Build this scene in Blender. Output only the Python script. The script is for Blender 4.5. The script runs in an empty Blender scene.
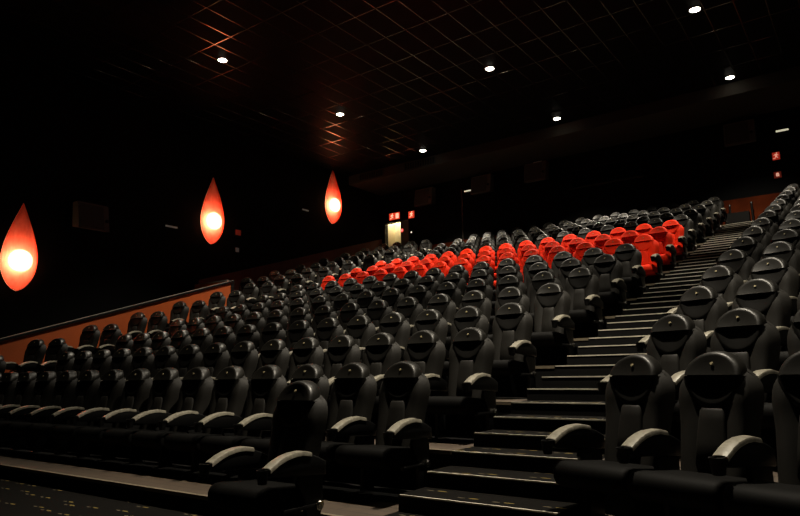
import bpy, bmesh, math, random
from mathutils import Vector, Matrix
random.seed(4)
SC = bpy.context.scene
COL = SC.collection
PI = math.pi

# ------------------------------------------------------------------ dimensions (metres)
PITCH = 0.62                 # seat to seat
ROW, RISE = 1.2112, 0.3726   # row to row: going and rise (three steps of it)
STEP_D, STEP_H = ROW / 3, RISE / 3
HEAD = 1.178                 # seat height
Y0, ZROW = 0.0, 0.157        # first full row: head line and floor height
EDGE = -1.18                 # platform edge in front of the head line
WL, WR, YB, YF = -13.5, 8.0, 17.2, -8.0
ZC, ZS, YBULK = 9.385, 9.0, 15.0
NROW = 15
def level(n): return ZROW + STEP_H * (n + 1)       # level of step n (row j stands on n = 3(j-1)-1)
def edge(n): return EDGE + STEP_D * (n + 1)

# ------------------------------------------------------------------ materials
def mat(name, col, rough=0.6, metal=0.0, emit=None, strength=0.0, bump=0.0, bscale=200.0, var=0.0, vscale=6.0, spec=0.5, coat=0.0):
    m = bpy.data.materials.new(name); m.use_nodes = True
    nt = m.node_tree; b = nt.nodes['Principled BSDF']
    b.inputs['Base Color'].default_value = (*col, 1)
    b.inputs['Roughness'].default_value = rough
    b.inputs['Metallic'].default_value = metal
    b.inputs['Specular IOR Level'].default_value = spec
    b.inputs['Coat Weight'].default_value = coat
    if emit:
        b.inputs['Emission Color'].default_value = (*emit, 1)
        b.inputs['Emission Strength'].default_value = strength
    tc = None
    if bump or var:
        tc = nt.nodes.new('ShaderNodeTexCoord')
    if bump:
        n = nt.nodes.new('ShaderNodeTexNoise'); n.inputs['Scale'].default_value = bscale
        n.inputs['Detail'].default_value = 3
        nt.links.new(tc.outputs['Object'], n.inputs['Vector'])
        bp = nt.nodes.new('ShaderNodeBump'); bp.inputs['Strength'].default_value = bump; bp.inputs['Distance'].default_value = 0.004
        nt.links.new(n.outputs['Fac'], bp.inputs['Height']); nt.links.new(bp.outputs['Normal'], b.inputs['Normal'])
    if var:
        n = nt.nodes.new('ShaderNodeTexNoise'); n.inputs['Scale'].default_value = vscale; n.inputs['Detail'].default_value = 4
        nt.links.new(tc.outputs['Object'], n.inputs['Vector'])
        r = nt.nodes.new('ShaderNodeValToRGB')
        r.color_ramp.elements[0].position = 0.3; r.color_ramp.elements[1].position = 0.7
        r.color_ramp.elements[0].color = (*[c * (1 - var) for c in col], 1)
        r.color_ramp.elements[1].color = (*[min(1, c * (1 + var)) for c in col], 1)
        nt.links.new(n.outputs['Fac'], r.inputs['Fac']); nt.links.new(r.outputs['Color'], b.inputs['Base Color'])
    return m

M = {}
M['fabric'] = mat('seat_fabric_black', (.0112, .0102, .0084), .6, bump=.25, bscale=260, var=.15, vscale=9, spec=.18)
M['velvet'] = mat('seat_cushion_black', (.0020, .0019, .0017), .66, bump=.2, bscale=260, spec=.06)
M['leather'] = mat('seat_leather_black', (.0055, .0051, .0045), .5, bump=.2, bscale=90, spec=.14)
M['cap'] = mat('seat_cap_black', (.0085, .0078, .0063), .40, bump=.2, bscale=160, spec=.30)
M['red'] = mat('seat_fabric_red', (.72, .026, .005), .7, bump=.25, bscale=260, var=.08, vscale=9, spec=.08)
M['redcap'] = mat('seat_cap_red', (.86, .036, .008), .6, bump=.2, bscale=160, spec=.12)
M['plastic'] = mat('black_plastic', (.003, .003, .003), .45, spec=.2)
M['armtop'] = mat('arm_pad_vinyl', (.21, .195, .155), .28, bump=.3, bscale=60, var=.3, vscale=30)
M['steel'] = mat('black_steel', (.004, .004, .004), .4, spec=.3)
M['chrome'] = mat('chrome_cap', (.6, .58, .52), .18, metal=1)
M['emblem'] = mat('brass_emblem', (.24, .20, .105), .5)
M['wood'] = mat('row_floor_laminate', (.13, .105, .078), .55)
M['riser'] = mat('black_riser', (.003, .003, .003), .8, spec=.15)
M['nosing'] = mat('pale_nosing', (.58, .53, .43), .45, var=.3, vscale=5)
M['wall'] = mat('black_wall_fabric', (.005, .005, .005), .95, bump=.3, bscale=90, spec=.05)
M['ceil'] = mat('black_ceiling_tile', (.0022, .0020, .0018), .55, bump=.2, bscale=120, spec=.07)
M['soffit'] = mat('dark_soffit_paint', (.032, .029, .024), .85, spec=.1)
M['tbar'] = mat('ceiling_bar', (.27, .24, .185), .20, metal=1)
M['orange'] = mat('orange_panel', (.38, .066, .006), .6, var=.1, vscale=2)
M['dado'] = mat('dark_red_panel', (.09, .013, .007), .7, var=.15, vscale=2)
M['rail'] = mat('pale_rail', (.16, .145, .13), .35)
M['blacktrim'] = mat('black_trim', (.003, .003, .003), .5, spec=.2)
M['speaker'] = mat('speaker_grey', (.10, .098, .09), .8, spec=.2)
M['grille'] = mat('speaker_cloth', (.06, .06, .056), .9, spec=.1, bump=.5, bscale=150)
M['cream'] = mat('cream_plaster', (.78, .68, .45), .8)
M['lens'] = mat('downlight_lens', (1, 1, 1), .4, emit=(1, .93, .78), strength=14)
M['ring'] = mat('downlight_ring', (.05, .05, .05), .4, metal=.5)
M['bar'] = mat('light_bar_lens', (.8, .8, .7), .4, emit=(1, .93, .66), strength=.55)
M['bardim'] = mat('light_bar_lens_dim', (.8, .8, .75), .4, emit=(1, .95, .8), strength=.025)
M['exit'] = mat('exit_sign_red', (.8, .06, .03), .4, emit=(1, .07, .025), strength=.6)
M['exitdim'] = mat('wall_sign_red_dim', (.5, .05, .03), .4, emit=(1, .12, .06), strength=.03)
M['exitpic'] = mat('exit_sign_pictogram', (1, .8, .7), .4, emit=(1, .55, .36), strength=1.1)
M['exitmid'] = mat('exit_sign_red_mid', (.8, .06, .03), .4, emit=(1, .06, .03), strength=.22)
M['exitpicdim'] = mat('exit_pictogram_dim', (1, .8, .7), .4, emit=(1, .5, .36), strength=.5)
M['pink'] = mat('pink_indicator', (1, .4, .4), .4, emit=(1, .25, .28), strength=1.2)
M['white'] = mat('white_indicator', (1, 1, .9), .4, emit=(1, .95, .75), strength=.9)
M['coverglow'] = mat('box_cover_glow', (.08, .07, .06), .4, emit=(1, .75, .62), strength=.025)  # dark cover of the wall box, lightened by faint emission; no lamp in it
M['glass'] = mat('dark_port_glass', (.004, .004, .005), .08)
M['bulb'] = mat('bulb_glass', (1, .9, .7), .3, emit=(1, .80, .50), strength=14)
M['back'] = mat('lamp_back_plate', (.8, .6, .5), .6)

def carpet_mat():
    m = bpy.data.materials.new('carpet_with_flecks'); m.use_nodes = True
    nt = m.node_tree; N = nt.nodes; L = nt.links; b = N['Principled BSDF']
    b.inputs['Roughness'].default_value = .95; b.inputs['Specular IOR Level'].default_value = .03
    tc = N.new('ShaderNodeTexCoord')
    def flecks(off, sx, sy, thr, rnd):
        mp = N.new('ShaderNodeMapping'); mp.inputs['Location'].default_value = off
        mp.inputs['Scale'].default_value = (1, 1, .001); mp.inputs['Rotation'].default_value = (0, 0, .0)
        L.new(tc.outputs['Object'], mp.inputs['Vector'])
        vo = N.new('ShaderNodeTexVoronoi'); vo.voronoi_dimensions = '2D'; vo.inputs['Scale'].default_value = 3.1
        vo.inputs['Randomness'].default_value = rnd
        L.new(mp.outputs['Vector'], vo.inputs['Vector'])
        # elliptic fleck round each cell point: offset from the cell's centre, squashed
        sub = N.new('ShaderNodeVectorMath'); sub.operation = 'SUBTRACT'
        sc = N.new('ShaderNodeVectorMath'); sc.operation = 'SCALE'; sc.inputs['Scale'].default_value = 1
        L.new(mp.outputs['Vector'], sub.inputs[0]); L.new(vo.outputs['Position'], sub.inputs[1])
        mul = N.new('ShaderNodeVectorMath'); mul.operation = 'MULTIPLY'; mul.inputs[1].default_value = (sx, sy, 0)
        L.new(sub.outputs[0], mul.inputs[0])
        ln = N.new('ShaderNodeVectorMath'); ln.operation = 'LENGTH'; L.new(mul.outputs[0], ln.inputs[0])
        lt = N.new('ShaderNodeMath'); lt.operation = 'LESS_THAN'; lt.inputs[1].default_value = thr
        L.new(ln.outputs['Value'], lt.inputs[0]); return lt
    a = flecks((0, 0, 0), .75, 2.6, .034, .5)
    c = flecks((.10, .012, 0), .8, 2.4, .026, .5)
    nz = N.new('ShaderNodeTexNoise'); nz.inputs['Scale'].default_value = 120; L.new(tc.outputs['Object'], nz.inputs['Vector'])
    r0 = N.new('ShaderNodeValToRGB'); r0.color_ramp.elements[0].color = (.004, .0037, .0034, 1); r0.color_ramp.elements[1].color = (.0085, .0078, .007, 1)
    L.new(nz.outputs['Fac'], r0.inputs['Fac'])
    m1 = N.new('ShaderNodeMix'); m1.data_type = 'RGBA'; m1.inputs[7].default_value = (.14, .105, .035, 1)
    L.new(a.outputs[0], m1.inputs[0]); L.new(r0.outputs['Color'], m1.inputs[6])
    m2 = N.new('ShaderNodeMix'); m2.data_type = 'RGBA'; m2.inputs[7].default_value = (.09, .075, .05, 1)
    L.new(c.outputs[0], m2.inputs[0]); L.new(m1.outputs[2], m2.inputs[6])
    L.new(m2.outputs[2], b.inputs['Base Color'])
    bp = N.new('ShaderNodeBump'); bp.inputs['Strength'].default_value = .4; bp.inputs['Distance'].default_value = .004
    L.new(nz.outputs['Fac'], bp.inputs['Height']); L.new(bp.outputs['Normal'], b.inputs['Normal'])
    return m
M['carpet'] = carpet_mat()

def planks():
    m = M['wood']; nt = m.node_tree; N = nt.nodes; L = nt.links; b = N['Principled BSDF']
    tc = N.new('ShaderNodeTexCoord')
    br = N.new('ShaderNodeTexBrick'); br.inputs['Scale'].default_value = 1.0
    br.inputs['Color1'].default_value = (.066, .046, .030, 1); br.inputs['Color2'].default_value = (.056, .039, .025, 1)
    br.inputs['Mortar'].default_value = (.02, .016, .012, 1); br.inputs['Mortar Size'].default_value = .006
    br.inputs['Brick Width'].default_value = 1.2; br.inputs['Row Height'].default_value = .14
    L.new(tc.outputs['Object'], br.inputs['Vector'])
    mp = N.new('ShaderNodeMapping'); mp.inputs['Scale'].default_value = (2, 40, 2); L.new(tc.outputs['Object'], mp.inputs['Vector'])
    nz = N.new('ShaderNodeTexNoise'); nz.inputs['Scale'].default_value = 1.5; nz.inputs['Detail'].default_value = 6; L.new(mp.outputs['Vector'], nz.inputs['Vector'])
    mx = N.new('ShaderNodeMix'); mx.data_type = 'RGBA'; mx.blend_type = 'MULTIPLY'; mx.inputs[0].default_value = .6
    rp = N.new('ShaderNodeValToRGB'); rp.color_ramp.elements[0].color = (.55, .55, .55, 1); rp.color_ramp.elements[1].color = (1.25, 1.2, 1.15, 1)
    L.new(nz.outputs['Fac'], rp.inputs['Fac']); L.new(br.outputs['Color'], mx.inputs[6]); L.new(rp.outputs['Color'], mx.inputs[7])
    L.new(mx.outputs[2], b.inputs['Base Color'])
planks()

def shade_mat():
    m = bpy.data.materials.new('red_translucent_shade'); m.use_nodes = True
    nt = m.node_tree; N = nt.nodes; L = nt.links
    N.remove(N['Principled BSDF'])
    t = N.new('ShaderNodeBsdfTranslucent'); d = N.new('ShaderNodeBsdfDiffuse'); mx = N.new('ShaderNodeMixShader')
    tc = N.new('ShaderNodeTexCoord'); mp = N.new('ShaderNodeMapping'); mp.inputs['Scale'].default_value = (14, 14, .6)
    nz = N.new('ShaderNodeTexNoise'); nz.inputs['Scale'].default_value = 1.6; nz.inputs['Detail'].default_value = 3
    rp = N.new('ShaderNodeValToRGB'); rp.color_ramp.elements[0].position = .3; rp.color_ramp.elements[1].position = .75
    rp.color_ramp.elements[0].color = (.74, .036, .016, 1); rp.color_ramp.elements[1].color = (.90, .056, .028, 1)
    L.new(tc.outputs['Object'], mp.inputs['Vector']); L.new(mp.outputs['Vector'], nz.inputs['Vector']); L.new(nz.outputs['Fac'], rp.inputs['Fac'])
    L.new(rp.outputs['Color'], t.inputs['Color'])
    d.inputs['Color'].default_value = (.5, .04, .02, 1); mx.inputs['Fac'].default_value = .12
    L.new(t.outputs[0], mx.inputs[1]); L.new(d.outputs[0], mx.inputs[2]); tr = N.new('ShaderNodeBsdfTransparent'); tr.inputs['Color'].default_value = (1, .9, .75, 1); m2 = N.new('ShaderNodeMixShader'); m2.inputs['Fac'].default_value = .32
    L.new(mx.outputs[0], m2.inputs[1]); L.new(tr.outputs[0], m2.inputs[2]); L.new(m2.outputs[0], N['Material Output'].inputs['Surface'])
    return m
M['shade'] = shade_mat()

# ------------------------------------------------------------------ mesh helpers
def new(): return bmesh.new()
def add_box(bm, x0, x1, y0, y1, z0, z1, bev=0.0):
    g = bmesh.ops.create_cube(bm, size=1)
    vs = g['verts']
    for v in vs:
        v.co = Vector(((x0 + x1) / 2 + v.co.x * (x1 - x0), (y0 + y1) / 2 + v.co.y * (y1 - y0), (z0 + z1) / 2 + v.co.z * (z1 - z0)))
    if bev:
        es = list({e for v in vs for e in v.link_edges})
        bmesh.ops.bevel(bm, geom=es, offset=bev, segments=2, affect='EDGES', profile=.6)
def add_loft(bm, rings, cap=True):
    vr = [[bm.verts.new(p) for p in r] for r in rings]
    n = len(vr[0])
    for a, b in zip(vr, vr[1:]):
        for i in range(n):
            bm.faces.new((a[i], a[(i + 1) % n], b[(i + 1) % n], b[i]))
    if cap:
        bm.faces.new(list(reversed(vr[0]))); bm.faces.new(vr[-1])
    return vr
def add_prism(bm, poly, z0, z1):
    add_loft(bm, [[Vector((x, y, z0)) for x, y in poly], [Vector((x, y, z1)) for x, y in poly]])
def add_cyl(bm, c, axis, r0, r1, h, seg=16):
    axis = Vector(axis).normalized(); q = axis.to_track_quat('Z', 'Y')
    rings = []
    for k, r in ((0, r0), (1, r1)):
        rings.append([Vector(c) + q @ Vector((r * math.cos(2 * PI * i / seg), r * math.sin(2 * PI * i / seg), h * k)) for i in range(seg)])
    add_loft(bm, rings)
def add_tube(bm, pts, r, seg=8):
    for a, b in zip(pts, pts[1:]):
        a, b = Vector(a), Vector(b); add_cyl(bm, a, b - a, r, r, (b - a).length, seg)
def link(name, bm, m, parent=None, smooth=40, loc=None, rotz=0):
    bmesh.ops.recalc_face_normals(bm, faces=bm.faces)
    if smooth:
        for f in bm.faces: f.smooth = True
        for e in bm.edges:
            if len(e.link_faces) == 2 and e.calc_face_angle(0) > math.radians(smooth): e.smooth = False
    me = bpy.data.meshes.new(name); bm.to_mesh(me); bm.free()
    for x in (m if isinstance(m, (list, tuple)) else [m]): me.materials.append(x)
    o = bpy.data.objects.new(name, me); COL.objects.link(o)
    if parent: o.parent = parent
    if loc: o.location = loc
    o.rotation_euler.z = rotz
    return o
def thing(name, label, cat, loc=(0, 0, 0), rotz=0, group=None):
    o = bpy.data.objects.new(name, None); o.empty_display_size = .1; COL.objects.link(o)
    o.location = loc; o.rotation_euler = (0, 0, rotz)
    o['label'] = label; o['category'] = cat
    if group: o['group'] = group
    return o
def structure(name, bm, m, parent=None, smooth=0):
    o = link(name, bm, m, parent, smooth)
    if parent is None: o['kind'] = 'structure'
    return o

# ------------------------------------------------------------------ the seat (local: floor z = 0, head line at y = 0, faces -y)
def interp(tab, z):
    for (a, va), (b, vb) in zip(tab, tab[1:]):
        if z <= b: return va + (vb - va) * max(0, (z - a)) / (b - a)
    return tab[-1][1]
def yfront(z): return -.205 + (z - .45) * .235
WT = [(.30, .215), (.42, .243), (.60, .252), (.68, .255), (.76, .267), (.83, .276), (.89, .279), (.94, .276), (.98, .262), (1.02, .232), (1.05, .190), (1.08, .14), (1.10, .09), (1.12, .04)]
def backrest_bm():
    bm = new(); rings = []
    for z in [.30, .36, .42, .5, .6, .7, .78, .84, .88, .92, .96, 1.0, 1.03, 1.05, 1.07, 1.09, 1.105, 1.12]:
        w = interp(WT, z); yf = yfront(z); ring = []
        sh = max(0, 1 - abs(z - .90) / .12) * .014            # rounded shoulders stand forward
        for k in range(15):
            u = -1 + 2 * k / 14
            a = abs(u)
            bol = .022 * max(0, math.sin(PI * min(1, max(0, (a - .30) / .70)) ** .8)) if a > .3 else 0
            rnd = .085 * max(0, (a - .78) / .22) ** 2
            ring.append(Vector((u * w, yf - bol - sh * (a > .3) * math.sin(PI * (a - .3) / .7 if a > .3 else 0) + rnd, z)))
        th = min(.115, .03 + (1.16 - z) * .4)
        for k in range(9):
            u = 1 - 2 * k / 8
            ring.append(Vector((u * w * .96, min(.012, yf + th - .03 * abs(u) ** 3), z)))
        rings.append(ring)
    add_loft(bm, rings); return bm
def dome_ring(a, h, y, s, zb, shear, up=1, n=17):
    r = []
    for k in range(n):
        t = PI * k / (n - 1)
        c, q = math.cos(t), math.sin(t)
        x = a * s * math.copysign(abs(c) ** 1.0, c); z = h * (1 - (1 - s) * 1.0) * abs(q) ** 1.06
        r.append(Vector((x, y + shear * z * up, zb + up * z)))
    return r
def cap_bm():
    bm = new(); rings = []
    for y, s in ((-.112, .60), (-.124, .80), (-.125, .90), (-.116, .955), (-.095, .99), (-.06, 1.0), (-.02, .985), (.0, .94), (.006, .86)):
        rings.append(dome_ring(.192, .154, y, s, 1.024, .42))
    # bottom edge lifts with the inner rings, giving a padded lip
    add_loft(bm, rings); return bm
def headrest_bm():
    bm = new(); rings = []
    for y, s in ((-.100, .55), (-.114, .78), (-.113, .90), (-.098, .97), (-.06, 1.0), (-.02, 1.0)):
        rings.append(list(reversed(dome_ring(.205, .215, y, s, 1.016, .16, up=-1))))
    add_loft(bm, rings); return bm
def panel_bm():
    bm = new(); rings = []
    for z, w, t in ((.44, .085, .006), (.46, .10, .022), (.6, .098, .026), (.74, .088, .028), (.80, .080, .030), (.815, .074, .022), (.82, .066, .008)):
        y = yfront(z)
        rings.append([Vector((-w, y + .01, z)), Vector((-w, y - t * .6, z)), Vector((-w * .85, y - t, z)), Vector((0, y - t * 1.05, z)), Vector((w * .85, y - t, z)), Vector((w, y - t * .6, z)), Vector((w, y + .01, z))])
    add_loft(bm, rings); return bm
def scaled_extrude(bm, prof, xs, x0=0.0):
    cy = sum(p[0] for p in prof) / len(prof); cz = sum(p[1] for p in prof) / len(prof)
    add_loft(bm, [[Vector((x0 + x, cy + (y - cy) * s, cz + (z - cz) * s)) for y, z in prof] for x, s in xs])
def cushion_bm():
    prof = [(-.18, .30), (-.175, .37), (-.20, .415), (-.36, .428), (-.50, .440), (-.58, .450), (-.64, .448), (-.685, .428), (-.705, .39), (-.705, .34), (-.685, .30), (-.64, .275), (-.45, .270), (-.25, .275)]
    bm = new()
    scaled_extrude(bm, prof, [(-.288, .84), (-.284, .92), (-.272, .97), (-.25, .995), (-.12, 1.01), (0, 1.012), (.12, 1.01), (.25, .995), (.272, .97), (.284, .92), (.288, .84)])
    return bm
ARMTOP = [(-.10, .580), (-.18, .618), (-.27, .648), (-.36, .663), (-.44, .660), (-.52, .645), (-.59, .620), (-.645, .592)]
def arm_bm(s):
    prof = ARMTOP + [(-.675, .580), (-.68, .545), (-.64, .528), (-.55, .520), (-.42, .512), (-.25, .500), (-.10, .485)]
    bm = new(); scaled_extrude(bm, prof, [(-.041, .90), (-.038, .97), (-.03, 1), (.03, 1), (.038, .97), (.041, .90)], .31 * s)
    return bm
def armpad_bm(s):
    seg = [p for p in ARMTOP if p[0] < -.25] + [(-.672, .578)]
    up = [(y, z + .012) for y, z in seg]
    prof = up + [(y, z - .004) for y, z in reversed(seg)]
    bm = new()
    rows = []
    for x, dz in ((-.047, -.012), (-.041, .0), (-.022, .004), (0, .005), (.022, .004), (.041, 0), (.047, -.012)):
        rows.append([Vector((.31 * s + x, y, z + (dz if k < len(up) else min(dz, 0)))) for k, (y, z) in enumerate(prof)])
    add_loft(bm, rows); return bm
def cup_bm(s):
    bm = new(); c = Vector((.31 * s, -.704, .004)); seg = 18
    def ring(r, z): return [c + Vector((r * math.cos(2 * PI * i / seg), r * math.sin(2 * PI * i / seg), z)) for i in range(seg)]
    add_loft(bm, [ring(.030, .488), ring(.037, .53), ring(.040, .568), ring(.044, .574), ring(.044, .582), ring(.036, .582), ring(.034, .568), ring(.028, .50)])
    return bm
def leg_bm(s):
    bm = new()
    prof = [(-.30, .0), (-.13, .0), (-.14, .20), (-.12, .30), (-.12, .485), (-.36, .50), (-.38, .45), (-.31, .33), (-.285, .2)]
    scaled_extrude(bm, prof, [(-.018, .97), (-.015, 1), (.015, 1), (.018, .97)], .31 * s)
    return bm
def foot_bm(s):
    bm = new(); add_box(bm, .31 * s - .021, .31 * s + .021, -.36, -.10, .0, .012, .004); return bm
def rail_bm(s):
    bm = new(); add_box(bm, .31 * s - .020, .31 * s + .022, -.52, -.12, .262, .292, .006); return bm
def pivot_bm(s):
    bm = new(); sg = 20
    x0 = .332 * s
    q = Vector((x0, -.165, .277))
    add_cyl(bm, q, (s, 0, 0), .040, .040, .012, sg); add_cyl(bm, q + Vector((.012 * s, 0, 0)), (s, 0, 0), .032, .026, .008, sg)
    return bm

ME = {}
def part_mesh(key, bm, m, smooth=50):
    o = link(key, bm, m, None, smooth); ME[key] = o.data; bpy.data.objects.remove(o)
for tone in ('black', 'red'):
    f, c, h = (M['fabric'], M['cap'], M['leather']) if tone == 'black' else (M['red'], M['redcap'], M['red'])
    part_mesh('seat_cushion_' + tone, cushion_bm(), M['velvet'] if tone == 'black' else f); part_mesh('backrest_' + tone, backrest_bm(), f)
    part_mesh('back_panel_' + tone, panel_bm(), f); part_mesh('headrest_' + tone, headrest_bm(), h)
    part_mesh('headrest_cap_' + tone, cap_bm(), c)
bm = new(); add_cyl(bm, (0, -.0905, 1.096), (0, -1, .42), .0125, .010, .006, 10); part_mesh('emblem', bm, M['emblem'])
for s, nm in ((1, 'R'), (-1, 'L')):
    part_mesh('armrest' + nm, arm_bm(s), M['plastic']); part_mesh('arm_pad' + nm, armpad_bm(s), M['armtop'])
    part_mesh('cup_holder' + nm, cup_bm(s), M['plastic']); part_mesh('leg' + nm, leg_bm(s), M['steel'], 30)
    part_mesh('foot_plate' + nm, foot_bm(s), M['steel'], 30); part_mesh('side_rail' + nm, rail_bm(s), M['steel'], 30)
    part_mesh('pivot_cap' + nm, pivot_bm(s), M['chrome'], 30)

def child(name, key, parent, label=None):
    o = bpy.data.objects.new(name, ME[key]); COL.objects.link(o); o.parent = parent
    if label: o['label'] = label
    return o
def side(root, nm, end):
    a = child('armrest', 'armrest' + nm, root); child('arm_pad', 'arm_pad' + nm, a); child('cup_holder', 'cup_holder' + nm, a)
    l = child('leg', 'leg' + nm, root); child('foot_plate', 'foot_plate' + nm, l)
    if end:
        child('side_rail', 'side_rail' + nm, l); child('pivot_cap', 'pivot_cap' + nm, l, 'shiny metal pivot cap')
def make_seat(tone, right, left, loc, rotz, label, group):
    """right / left: None, 'arm' or 'end' (an arm on the aisle side with rail and pivot cap)"""
    r = thing('cinema_seat', label, 'seat', loc, rotz, group)
    child('seat_cushion', 'seat_cushion_' + tone, r); child('backrest', 'backrest_' + tone, r); child('back_panel', 'back_panel_' + tone, r)
    child('headrest', 'headrest_' + tone, r)
    c = child('headrest_cap', 'headrest_cap_' + tone, r); child('emblem', 'emblem', c)
    if right: side(r, 'R', right == 'end')
    if left: side(r, 'L', left == 'end')
    return r
def copy_tree(o, parent=None):
    c = o.copy(); COL.objects.link(c); c.parent = parent
    for ch in list(o.children): copy_tree(ch, c)
    return c
PROTO = {}
def seat(tone, right, left, loc, rotz, label, group):
    key = (tone, right, left)
    if key not in PROTO:
        PROTO[key] = make_seat(tone, right, left, loc, rotz, label, group); return PROTO[key]
    o = copy_tree(PROTO[key]); o.location = loc; o.rotation_euler = (0, 0, rotz); o['label'] = label; o['group'] = group
    return o

ORD = ['zeroth', 'first', 'second', 'third', 'fourth', 'fifth', 'sixth', 'seventh', 'eighth', 'ninth', 'tenth', 'eleventh', 'twelfth', 'thirteenth', 'fourteenth', 'fifteenth']
DX = {1: -.01, 2: .032, 3: -.058, 4: -.025, 5: -.014, 6: 0, 7: 0, 8: .026, 9: .029, 10: .022}
REDROW = {8: 'front', 9: 'middle', 10: 'rear'}
def rowname(j):
    if j <= 7: return f'{ORD[j]} full row from the front'
    if j <= 10: return f'row of the {REDROW[j]} red seats'
    return f'{ORD[j - 10]} row behind the red seats'
NMAIN = 15
for j in range(1, NROW + 1):
    for i in range(NMAIN):
        tone = 'red' if j in REDROW else 'black'
        pos = 'stair-end seat' if i == 0 else ('seat farthest from the main stairs' if i == NMAIN - 1 else f'seat, {ORD[i + 1]} from the main stairs')
        if tone == 'red':
            lab = f'red cinema {pos}, in the {REDROW[j]} red row'; grp = 'red cinema seats'
        else:
            lab = f'black cinema {pos}, {rowname(j)}'; grp = 'black seats of the main block'
        seat(tone, 'end' if i == 0 else 'arm', 'end' if i == NMAIN - 1 else None,
             (-i * PITCH + DX.get(j, .0), Y0 + (j - 1) * ROW, ZROW + (j - 1) * RISE), 0, lab, grp)
# the wing by the left wall: rows turned inwards
AL = .27
for j in range(2, NROW + 1):
    n = 2 if j <= 8 else 4
    for k in range(n):
        x = -10.75 - k * PITCH * math.cos(AL); y = (j - 1) * ROW - .36 - k * PITCH * math.sin(AL)
        where = 'against the orange parapet' if j <= 7 else 'beyond the side aisle'
        which = ('aisle' if k == 0 else 'wall') + ' side' if n == 2 else f'{ORD[k + 1]} in'
        lab = f'black seat {where}, {which}, {rowname(j)}'
        seat('black', 'end' if k == 0 else 'arm', 'arm' if k == n - 1 else None, (x, y, ZROW + (j - 1) * RISE), AL, lab, 'seats of the wing by the left wall')
# the wing right of the stairs
AR = .37
RIGHT_N = {1: 3, 2: 3, 3: 3, 4: 3, 5: 2, 6: 2, 7: 2, 8: 2, 9: 2, 10: 2, 11: 2, 12: 2, 13: 2, 14: 1, 15: 1}
for j in range(1, NROW + 1):
    for k in range(RIGHT_N[j]):
        x = 2.19 + k * PITCH * math.cos(AR); y = (j - 1) * ROW - .10 - k * PITCH * math.sin(AR)
        which = 'at the aisle' if k == 0 else f'{ORD[k + 1]} in'
        lab = f'black seat right of the main stairs, {which}, {ORD[j]} row from the front'
        seat('black', 'arm', 'end' if k == 0 else None, (x, y, ZROW + (j - 1) * RISE), -.31, lab, 'seats of the wing right of the stairs')
seat('black', 'end', 'end', (-.165, -1.215, .0), 0, 'lone black cinema seat on the carpet in front of the first row', 'lone seat at the front')

# ------------------------------------------------------------------ floors, terraces, stairs
bm = new(); add_box(bm, WL, WR, YF, YB, -.2, 0); structure('floor', bm, M['carpet'])
XS0, XS1, XA0, XA1 = .45, 1.78, -10.42, -9.05      # main stairs, side stairs
def slab(bm, poly, z0, z1):
    """closed platform: top face material 0, the rest material 1"""
    n0 = len(bm.faces); add_prism(bm, poly, z0, z1); bm.faces.ensure_lookup_table()
    bm.normal_update()
    for f in bm.faces[n0:]:
        f.material_index = 0 if abs(f.normal.z) > .9 and f.calc_center_median().z > z1 - .001 else 1
bm = new(); nz = new(); dk = new()
for j in range(1, NROW + 1):
    y = edge(3 * (j - 1) - 1); z = ZROW + (j - 1) * RISE; yb = y + ROW + .02 if j < NROW else YB
    slab(bm, [(XA1, y), (XS0, y), (XS0, y + .64), (XA1, y + .64)], -.05 if j == 1 else z - RISE - .12, z)
    add_box(dk, XA1, XS0, y + .64, yb, -.05 if j == 1 else z - RISE - .12, z)
    add_box(nz, XA1, XS0, y - .008, y + .035, z - .03, z + .004)
terr = structure('floor_terrace', bm, [M['wood'], M['riser']])
link('seat_plinth', dk, M['riser'], terr, 0)
link('edge_strip', nz, mat('pale_edge_strip', (.16, .13, .09), .45), terr, 0)
# wing terraces, turned like their rows
def wing(name, x0, sgn, ang, length, off):
    bm = new(); nzw = new(); L0 = length
    for j in range(1, NROW + 1):
        y = edge(3 * (j - 1) - 1) + off; z = ZROW + (j - 1) * RISE; d = ROW + .02
        L = L0(j) if callable(L0) else L0
        yb = y + d if j < NROW else YB
        ex, ey = x0 + sgn * L, y - L * math.tan(ang)
        slab(bm, [(x0, y), (ex, ey), (ex, ey + (yb - y) if j < NROW else YB), (x0, yb)][::-1 if sgn < 0 else 1], -.05 if j == 1 else z - RISE - .12, z)
    return structure(name, bm, [M['wood'], M['riser']])
wing('floor_wing_right', XS1, 1, AR, WR - XS1, -.04)
wing('floor_wing_left', XA0, -1, AL, lambda j: (-11.80 if j <= 6 else WL) - XA0 if False else (XA0 + 11.80 if j <= 7 else XA0 - WL), -.30)
def stairs(name, x0, x1, n1):
    bm = new(); st = None; ns = []
    for n in range(-1, n1 + 1):
        y, z = edge(n), level(n)
        slab(bm, [(x0, y), (x1, y), (x1, y + STEP_D + .02 if n < n1 else YB), (x0, y + STEP_D + .02 if n < n1 else YB)], max(-.05, z - STEP_H - .05), z)
    return structure(name, bm, [M['carpet'], M['riser']])
st1 = stairs('floor_main_stairs', XS0, XS1, 41)
st2 = stairs('floor_side_stairs', XA1 - (XA1 - XA0), XA1, 41)
bm = new(); add_box(bm, XS0 + .01, XS1 - .01, -.007, .009, -.009, .0035)
first = None
for n in range(-1, 42):
    if first is None:
        first = link('stair_nosing', bm, M['nosing'], st1, 0, (0, edge(n), level(n)))
    else:
        o = first.copy(); COL.objects.link(o); o.parent = st1; o.location = (0, edge(n), level(n))
bm = new(); add_box(bm, XA0 + .01, XA1 - .01, -.007, .009, -.009, .0035)
first = None
for n in range(-1, 42):
    if first is None:
        first = link('stair_nosing', bm, M['nosing'], st2, 0, (0, edge(n), level(n)))
    else:
        o = first.copy(); COL.objects.link(o); o.parent = st2; o.location = (0, edge(n), level(n))

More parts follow.
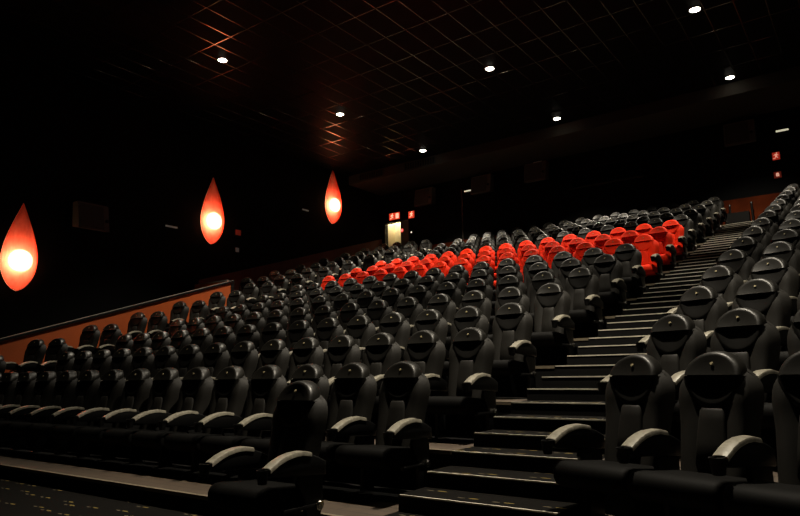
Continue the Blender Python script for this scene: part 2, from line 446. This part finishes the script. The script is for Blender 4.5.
# ------------------------------------------------------------------ room shell
bm = new(); add_box(bm, WL - .2, WL, YF, YB + .2, -.2, ZC + .2); structure('wall_left', bm, M['wall'])
bm = new(); add_box(bm, WR, WR + .2, YF, YB + .2, -.2, ZC + .2); structure('wall_right', bm, M['wall'])
bm = new(); add_box(bm, WL, WR, YF - .2, YF, -.2, ZC + .2); structure('wall_front', bm, M['wall'])
DX0, DX1, DZ0, DZ1 = -13.32, -11.98, ZROW + 14 * RISE, 7.74
bm = new()
add_box(bm, WL, DX0, YB, YB + .2, -.2, ZC + .2); add_box(bm, DX1, WR, YB, YB + .2, -.2, ZC + .2)
add_box(bm, DX0, DX1, YB, YB + .2, DZ1, ZC + .2); add_box(bm, DX0, DX1, YB, YB + .2, -.2, DZ0)
structure('wall_back', bm, M['wall'])
bm = new(); add_box(bm, WL, WR, YF, YBULK, ZC, ZC + .2); structure('ceiling', bm, M['ceil'])
bm = new(); add_box(bm, WL, WR, YBULK, YB, ZS, ZC + .2); structure('ceiling_soffit', bm, M['soffit'])
# exposed ceiling bars: 0.6 x 1.2 m tiles
bm = new()
def tbar(p0, p1, along):
    w, h = .0125, .004
    if along == 'y':
        prof = [(-w, 0), (-w * .92, -h), (w * .92, -h), (w, 0)]
        add_loft(bm, [[Vector((p0[0] + a, y, ZC + b)) for a, b in prof] for y in (p0[1], p1[1])])
    else:
        prof = [(-w, 0), (-w * .92, -h), (w * .92, -h), (w, 0)]
        add_loft(bm, [[Vector((x, p0[1] + a, ZC + b)) for a, b in prof] for x in (p0[0], p1[0])])
x = -13.1
while x < WR:
    tbar((x, YF), (x, YBULK), 'y'); x += .6
y = -7.3
while y < YBULK:
    tbar((WL, y), (WR, y), 'x'); y += 1.175
structure('ceiling_bars', bm, M['tbar'])

# parapet of the entrance passage, capped by a pale rail
PX0, PX1, PY1 = -11.93, -11.80, 7.66
SL = RISE / ROW
def ztop(y): return 4.02 + (y - PY1) * SL
bm = new()
ya = -2.4
add_loft(bm, [[Vector((x, ya, -.05)), Vector((x, PY1, -.05)), Vector((x, PY1, ztop(PY1))), Vector((x, ya, ztop(ya)))] for x in (PX0, PX1)])
add_box(bm, WL, PX0, PY1 - .13, PY1, -.05, ztop(PY1))
par = structure('wall_parapet', bm, M['orange'])
bm = new()
def strip(bm, x0, x1, dz0, dz1, y0=ya, y1=PY1):
    add_loft(bm, [[Vector((x0, y, ztop(y) + dz0)), Vector((x1, y, ztop(y) + dz0)), Vector((x1, y, ztop(y) + dz1)), Vector((x0, y, ztop(y) + dz1))] for y in (y0, y1)])
strip(bm, PX0 - .03, PX1 + .03, -.05, .008); add_box(bm, PX1 - .12, PX1 + .012, PY1 - .1, PY1 + .015, .5, ztop(PY1)); link('black_trim', bm, M['blacktrim'], par, 0)
bm = new(); strip(bm, PX0 - .02, PX1 + .022, .008, .018); add_box(bm, WL, PX0 - .02, PY1 - .14, PY1 + .02, ztop(PY1) + .0, ztop(PY1) + .03); link('cap_rail', bm, M['rail'], par, 0)
# dark red dado along the left and back walls
def zd(y): return 5.31 + (y - 11.4) * SL * .96
bm = new()
add_loft(bm, [[Vector((x, PY1, zd(PY1) - 2.2)), Vector((x, YB, zd(YB) - 2.6)), Vector((x, YB, zd(YB))), Vector((x, PY1, zd(PY1)))] for x in (WL, WL + .035)])
o = structure('trim_1', bm, M['dado'])
bm = new(); add_box(bm, DX1 + .06, WR, YB - .035, YB, 5.3, 6.42); structure('trim_2', bm, mat('back_dado_panel', (.075, .013, .003), .8, var=.3, vscale=2, spec=.04))
bm = new(); add_box(bm, -9.34, -9.30, YB - .05, YB, 6.40, 8.55); add_box(bm, -9.36, -9.28, YB - .06, YB, 7.4, 7.46); structure('trim_3', bm, mat('brown_conduit', (.03, .02, .014), .6))

# landing kerb and posts at the head of the main stairs
bm = new(); add_box(bm, .30, .95, 16.86, 17.1, 5.375, 5.93); structure('trim_4', bm, mat('grey_kerb', (.007, .0065, .006), .8, spec=.1))
for px, lab in ((.42, 'short black post at the left end of the kerb above the stairs'), (1.03, 'short black post at the right end of the kerb above the stairs')):
    t = thing('barrier_post', lab, 'post', (px, 17.0, 5.375), 0, 'posts above the stairs')
    b = new(); add_cyl(b, (0, 0, .02), (0, 0, 1), .035, .03, .78, 12); link('post_shaft', b, M['steel'], t)
    b = new(); add_cyl(b, (0, 0, 0), (0, 0, 1), .08, .07, .02, 14); link('base_plate', b, M['steel'], t)
    b = new(); add_cyl(b, (0, 0, .80), (0, 0, 1), .045, .03, .05, 12); link('top_cap', b, M['steel'], t)

# doorway: lit vestibule behind the back wall
bm = new()
add_box(bm, DX0, DX1 + .6, YB + .75, YB + .8, DZ0 - .1, 8.3); add_box(bm, DX0 - .05, DX0, YB + .2, YB + .8, DZ0 - .1, 8.3)
add_box(bm, DX0, DX1 + .6, YB + .2, YB + .8, 8.2, 8.3); add_box(bm, DX0, DX1 + .6, YB + .2, YB + .8, DZ0 - .1, DZ0); add_box(bm, DX1 + .6, DX1 + .65, YB + .2, YB + .8, DZ0 - .1, 8.3)
structure('wall_vestibule', bm, M['cream'])
bm = new(); add_box(bm, DX0, DX0 + .04, YB - .015, YB + .21, DZ0, DZ1); add_box(bm, DX1 - .04, DX1, YB - .015, YB + .21, DZ0, DZ1); add_box(bm, DX0, DX1, YB - .015, YB + .21, DZ1 - .05, DZ1)
door = structure('door_1', bm, M['blacktrim'])
bm = new(); add_box(bm, -12.48, DX1 - .045, YB + .06, YB + .11, DZ0 + .01, DZ1 - .06); leaf = link('door_leaf', bm, mat('dark_door_leaf', (.03, .028, .024), .45), door, 0)
bm = new(); add_tube(bm, [(-12.42, YB + .02, 6.35), (-12.1, YB + .02, 6.35)], .018); add_box(bm, -12.40, -12.37, YB + .02, YB + .06, 6.33, 6.37); add_box(bm, -12.15, -12.12, YB + .02, YB + .06, 6.33, 6.37); link('push_bar', bm, M['chrome'], leaf)
def small(name, cat, label, loc, parts, rotz=0, group=None):
    t = thing(name, label, cat, loc, rotz, group)
    for n, b, m in parts: link(n, b, m, t, 40)
    return t
def boxbm(x0, x1, y0, y1, z0, z1, bev=0):
    b = new(); add_box(b, x0, x1, y0, y1, z0, z1, bev); return b
def discbm(r, y0, y1, seg=20):
    b = new(); add_cyl(b, (0, y1, 0), (0, -1, 0), r, r * .9, y1 - y0, seg); return b
small('door_sign', 'sign', 'round glowing pink-red sign on the dark door leaf', (-12.41, YB + .06, 7.28), [('backplate', discbm(.085, -.012, 0), M['exit']), ('indicator', discbm(.05, -.03, -.012), M['pink'])])
small('wall_plate', 'light', 'small pale glowing plate on the wall inside the lit doorway', (-12.83, YB + .75, 7.32), [('housing', boxbm(-.13, .13, -.03, 0, -.045, .045, .01), M['exitpic']), ('lens', boxbm(-.1, .1, -.045, -.03, -.025, .025, .005), M['white'])])
small('indicator_light', 'light', 'tiny white indicator light on the back wall beside the doorway', (-11.85, YB, 7.1), [('wall_mount', boxbm(-.06, .06, -.04, 0, -.08, .08, .01), M['blacktrim']), ('lens', discbm(.035, -.055, -.04), M['white'])])

# exit signs with a running figure and a door
def poly(bm, pts, y0, y1):
    add_loft(bm, [[Vector((x, y, z)) for x, z in pts] for y in (y0, y1)])
def pictogram(s, x):
    b = new(); f = lambda pts: poly(b, [(x + u * s, v * s) for u, v in pts], -.012, -.002)
    k = [(.08 + .07 * math.cos(2 * PI * i / 10), .33 + .07 * math.sin(2 * PI * i / 10)) for i in range(10)]
    f(k)
    f([(-.10, .22), (.08, .24), (.06, .0), (-.06, -.02)])
    f([(.06, .22), (.24, .10), (.20, .04), (.05, .12)]); f([(-.10, .22), (-.26, .10), (-.22, .05), (-.07, .14)])
    f([(-.06, .0), (.06, .0), (.20, -.20), (.12, -.24)]); f([(-.06, .0), (.02, .0), (-.12, -.20), (-.32, -.22), (-.32, -.28), (-.08, -.28)])
    return b
def exit_sign(label, loc, w, h, figs, door_at=None, m='exit', pic='exitpic', rotz=0, grp='red exit signs'):
    t = thing('exit_sign', label, 'sign', loc, rotz, grp)
    link('housing', boxbm(-w / 2 - .02, w / 2 + .02, .0, .07, -h / 2 - .02, h / 2 + .02, .008), M['blacktrim'], t)
    fc = link('sign_face', boxbm(-w / 2, w / 2, -.004, .002, -h / 2, h / 2), M[m], t, 0)
    for x in figs: link('pictogram', pictogram(h * 1.15, x), M[pic], fc, 0)
    if door_at is not None:
        b = new(); q = h * .36
        poly(b, [(door_at - .07, -q), (door_at + .09, -q), (door_at + .09, q), (door_at - .07, q)], -.012, -.002)
        link('pictogram', b, M[pic], fc, 0)
    return t
exit_sign('wide red exit sign with pale figure above the lit doorway', (-12.71, YB - .072, 7.93), .56, .30, [-.13], .14)
exit_sign('small square red exit sign right of the wide one above the doorway', (-11.81, YB - .072, 7.86), .30, .30, [.0])
exit_sign('narrow red exit sign high on the back wall at the head of the stairs', (1.82, YB - .072, 7.56), .20, .24, [.0], None, 'exitmid', 'exitpicdim')
small('indicator_sign', 'sign', 'small pinkish lit sign below the red exit sign by the stairs head', (1.80, YB, 6.98), [('housing', boxbm(-.10, .10, -.05, 0, -.10, .10, .01), M['exitdim']), ('lens', boxbm(-.04, .04, -.06, -.05, -.05, .05, .01), M['exitpicdim'])])

# pale light bars on brackets
def light_bar(label, loc, rotz, m, L=.30):
    small('light_bar', 'light', label, loc, [('wall_mount', boxbm(-L / 2 - .02, L / 2 + .02, -.07, 0, -.02, .045, .01), M['blacktrim']), ('lens', boxbm(-L / 2, L / 2, -.085, -.055, -.035, .02, .008), M[m])], rotz, 'small pale light bars')
light_bar('small pale light bar between the first two speakers on the back wall', (-9.02, YB, 8.42), 0, 'bar')
light_bar('dim pale light bar high on the back wall by the middle speaker', (-5.95, YB, 8.985), 0, 'bardim', .34)
light_bar('pale light bar high on the back wall above the stairs head', (2.06, YB, 8.34), 0, 'bar', .34)
light_bar('dim light bar on the left wall before the middle red lamp', (WL, 6.55, 5.74), PI / 2, 'bardim', .42)
light_bar('dim light bar on the left wall before the farthest red lamp', (WL, 12.36, 7.40), PI / 2, 'bardim', .34)
small('wall_sign', 'sign', 'dim reddish box sign on the left wall past the middle red lamp', (WL, 9.15, 5.98), [('housing', boxbm(-.14, .14, -.06, 0, -.12, .12, .01), M['blacktrim']), ('sign_face', boxbm(-.11, .11, -.07, -.06, -.09, .09), M['exitdim'])], PI / 2)
small('wall_box', 'box', 'dim pale square box below the reddish sign on the left wall', (WL, 9.13, 5.38), [('housing', boxbm(-.11, .11, -.06, 0, -.10, .10, .01), M['blacktrim']), ('cover', boxbm(-.07, .07, -.07, -.06, -.07, .07), M['coverglow'])], PI / 2)

# loudspeakers
def speaker(label, loc, rotz):
    t = thing('wall_speaker', label, 'speaker', loc, rotz, 'grey wall speakers')
    b = new(); w = .43; h0, h1 = -.37, .37
    add_loft(b, [[Vector((x, -.16, h0 + .06)), Vector((x, -.50, h0)), Vector((x, -.36, h1)), Vector((x, -.10, h1))] for x in (-w, w)])
    link('cabinet', b, M['speaker'], t, 0)
    g = new()
    add_loft(g, [[Vector((x, -.505, h0 + .05)), Vector((x, -.520, h0 + .05)), Vector((x, -.390, h1 - .05)), Vector((x, -.37, h1 - .05))] for x in (-w + .04, w - .16)])
    link('grille', g, M['grille'], t, 0)
    g = new(); add_cyl(g, (w - .08, -.47, h1 - .45), (0, -1, .2), .05, .05, .02, 14); link('horn', g, M['plastic'], t)
    g = new(); add_box(g, -.05, .05, -.17, 0, -.05, .05, .006); add_box(g, -.09, .09, -.015, 0, -.14, .14, .003); link('bracket', g, M['steel'], t)
speaker('grey wall speaker on the back wall above the lit doorway', (-10.95, YB, 8.42), 0)
speaker('grey wall speaker on the back wall right of the pale light bar', (-8.22, YB, 8.46), 0)
speaker('dim wall speaker on the back wall beside the dim light bar', (-5.92, YB, 8.52), 0)
speaker('dim wall speaker on the back wall above the main stairs', (.93, YB, 8.42), 0)
speaker('dim wall speaker on the left wall between the first two red lamps', (WL, 3.9, 5.5), PI / 2)

# projection window
bm = new()
for a in (-4.7, -2.2): add_box(bm, a - .04, a + .04, YB - .05, YB, 7.72, 8.4)
add_box(bm, -4.74, -2.16, YB - .05, YB, 8.36, 8.44)
win = structure('window_1', bm, M['blacktrim'])
link('window_pane', boxbm(-4.66, -2.24, YB - .02, YB, 7.74, 8.36), M['glass'], win, 0)
link('window_sill', boxbm(-4.8, -2.1, YB - .12, YB, 7.68, 7.72, .008), M['soffit'], win, 0)

# air grilles in the soffit's upstand
def grille(label, x0, x1):
    t = thing('air_grille', label, 'vent', ((x0 + x1) / 2, YBULK, (ZS + ZC) / 2 + .01), 0, 'air grilles in the soffit')
    w = (x1 - x0) / 2; h = .13
    b = new(); add_box(b, -w - .04, w + .04, -.02, 0, h, h + .03); add_box(b, -w - .04, w + .04, -.02, 0, -h - .03, -h); add_box(b, -w - .04, -w, -.02, 0, -h, h); add_box(b, w, w + .04, -.02, 0, -h, h)
    link('frame', b, M['soffit'], t, 0)
    link('backing', boxbm(-w, w, -.004, 0, -h, h), M['riser'], t, 0)
    b = new(); n = int((x1 - x0) / .11)
    for k in range(1, n): xx = -w + k * (2 * w) / n; add_box(b, xx - .012, xx + .012, -.018, -.004, -h, h)
    link('louvres', b, M['soffit'], t, 0)
grille('dark air grille in the ceiling upstand near the left wall', -12.9, -11.7)
grille('dark air grille in the ceiling upstand further from the left wall', -10.6, -9.2)

# ------------------------------------------------------------------ lamps
def light(name, kind, loc, energy, col, size=.05, **kw):
    d = bpy.data.lights.new(name, kind); d.energy = energy; d.color = col; d.shadow_soft_size = size
    for k, v in kw.items(): setattr(d, k, v)
    o = bpy.data.objects.new(name, d); COL.objects.link(o); o.location = loc; return o
WARM = (1, .89, .71)
SPOT = 2000
names = {(-9.36, .45): 'recessed ceiling downlight nearest the screen above the side aisle',
 (-9.40, 5.10): 'bright recessed downlight amid lit ceiling bars, nearer the screen',
 (-9.38, 9.75): 'bright recessed downlight amid lit ceiling bars, farther back',
 (-9.25, 14.28): 'recessed downlight close to the ceiling upstand above the side aisle',
 (-4.06, .45): 'recessed ceiling downlight nearest the screen above the main block',
 (-4.06, 5.15): 'recessed ceiling downlight second from the screen above the main block',
 (-4.06, 9.87): 'recessed downlight above the middle of the main block',
 (-4.02, 14.42): 'recessed downlight above the rear of the main block',
 (1.13, .45): 'recessed ceiling downlight nearest the screen above the main stairs',
 (1.13, 5.3): 'recessed ceiling downlight second from the screen above the main stairs',
 (1.13, 10.15): 'recessed downlight above the middle of the main stairs',
 (1.13, 14.6): 'recessed downlight above the head of the main stairs',
 (6.3, .45): 'recessed ceiling downlight above the front of the stairs wing',
 (6.3, 5.2): 'recessed ceiling downlight above the middle of the stairs wing'}
ring = lens = None
BEAM = {(-9.36, .45): .15, (-4.06, .45): .36, (1.13, .45): 2.3, (1.13, 5.3): .82, (1.13, 10.15): .88, (1.13, 14.6): .65, (-9.38, 9.75): 1.25, (-9.25, 14.28): 1.6, (6.3, .45): .2, (6.3, 5.2): .2}
for (x, y), lab in names.items():
    t = thing('recessed_downlight', lab, 'ceiling light', (x, y, ZC), 0, 'recessed ceiling downlights')
    if ring is None:
        b = new(); sg = 24
        rr = lambda r, z: [Vector((r * math.cos(2 * PI * i / sg), r * math.sin(2 * PI * i / sg), z)) for i in range(sg)]
        add_loft(b, [rr(.115, -.001), rr(.115, -.012), rr(.145, -.012), rr(.150, -.001)]); ring = link('trim_ring', b, M['ring'], t)
        b = new(); add_loft(b, [rr(.112, -.001), rr(.112, -.014), rr(.09, -.026), rr(.04, -.033)]); lens = link('lamp_lens', b, M['lens'], t)
    else:
        for s in (ring, lens):
            c = s.copy(); COL.objects.link(c); c.parent = t
    light('downlight_beam', 'SPOT', (x, y, ZC - .06), SPOT * BEAM.get((x, y), 1), WARM, .07, spot_size=math.radians(100 if y > 12 else 80), spot_blend=.7)

# red teardrop wall lamps
def teardrop(label, y, z):
    t = thing('teardrop_wall_lamp', label, 'wall lamp', (WL, y, z), 0, 'red teardrop wall lamps')
    H, W, D = 2.26, .43, .30
    n, k = 40, 24
    def halfw(s): return W * max(0, math.sin(PI * min(1, s) ** .65))
    b = new(); rings = []
    for i in range(1, n):
        s = i / n; w = halfw(s); d = .03 + D * (w / W) ** .9
        rings.append([Vector((.012 + d * math.sin(PI * q / k), -w * math.cos(PI * q / k), s * H)) for q in range(k + 1)])
    vr = [[b.verts.new(p) for p in r] for r in rings]
    for r0, r1 in zip(vr, vr[1:]):
        for i in range(k): b.faces.new((r0[i], r0[i + 1], r1[i + 1], r1[i]))
    lo = b.verts.new((.02, 0, 0)); hi = b.verts.new((.02, 0, H))
    for i in range(k): b.faces.new((lo, vr[0][i + 1], vr[0][i])); b.faces.new((hi, vr[-1][i], vr[-1][i + 1]))
    link('lamp_shade', b, M['shade'], t, 80)
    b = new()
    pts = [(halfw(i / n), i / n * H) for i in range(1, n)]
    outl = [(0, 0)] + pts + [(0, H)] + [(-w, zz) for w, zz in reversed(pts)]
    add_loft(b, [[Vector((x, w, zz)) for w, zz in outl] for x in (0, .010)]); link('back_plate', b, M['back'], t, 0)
    b = new(); bmesh.ops.create_uvsphere(b, u_segments=24, v_segments=16, radius=1, matrix=Matrix.Translation((.185, -.03, .75)) @ Matrix.Diagonal((.13, .28, .27, 1))); bl = link('globe_bulb', b, M['bulb'], t)
    b = new(); add_cyl(b, (.010, -.03, .75), (1, 0, 0), .05, .045, .05, 14); link('socket', b, M['blacktrim'], bl)
teardrop('red teardrop wall lamp nearest the screen, lowest of the three', 2.27, 3.36)
teardrop('middle one of the three red teardrop lamps on the left wall', 8.08, 5.42)
teardrop('red teardrop wall lamp farthest back, highest of the three', 13.96, 7.14)
light('vestibule_light', 'POINT', (-13.08, YB + .45, 8.0), 26, (1, .9, .66), .05)

# ------------------------------------------------------------------ camera
yaw, pitch, roll = -.62623, .17398, -.01603
f = Vector((math.sin(yaw) * math.cos(pitch), math.cos(yaw) * math.cos(pitch), math.sin(pitch)))
r = Vector((math.cos(yaw), -math.sin(yaw), 0)); u = r.cross(f)
r2 = r * math.cos(roll) + u * math.sin(roll); u2 = -r * math.sin(roll) + u * math.cos(roll)
cd = bpy.data.cameras.new('camera'); cd.sensor_fit = 'HORIZONTAL'; cd.sensor_width = 36; cd.lens = 648.98 * 36 / 800; cd.clip_start = .05; cd.clip_end = 200
cam = bpy.data.objects.new('camera', cd); COL.objects.link(cam)
mtx = Matrix((r2, u2, -f)).transposed().to_4x4(); mtx.translation = (3.6232, -5.0891, 1.2304)
cam.matrix_world = mtx
SC.camera = cam

w = bpy.data.worlds.new('world'); SC.world = w; w.use_nodes = True
w.node_tree.nodes['Background'].inputs['Color'].default_value = (0, 0, 0, 1)
w.node_tree.nodes['Background'].inputs['Strength'].default_value = 0
vs = SC.view_settings
vs.view_transform = 'Standard'; vs.look = 'None'; vs.exposure = 0; vs.gamma = 1; vs.use_curve_mapping = False
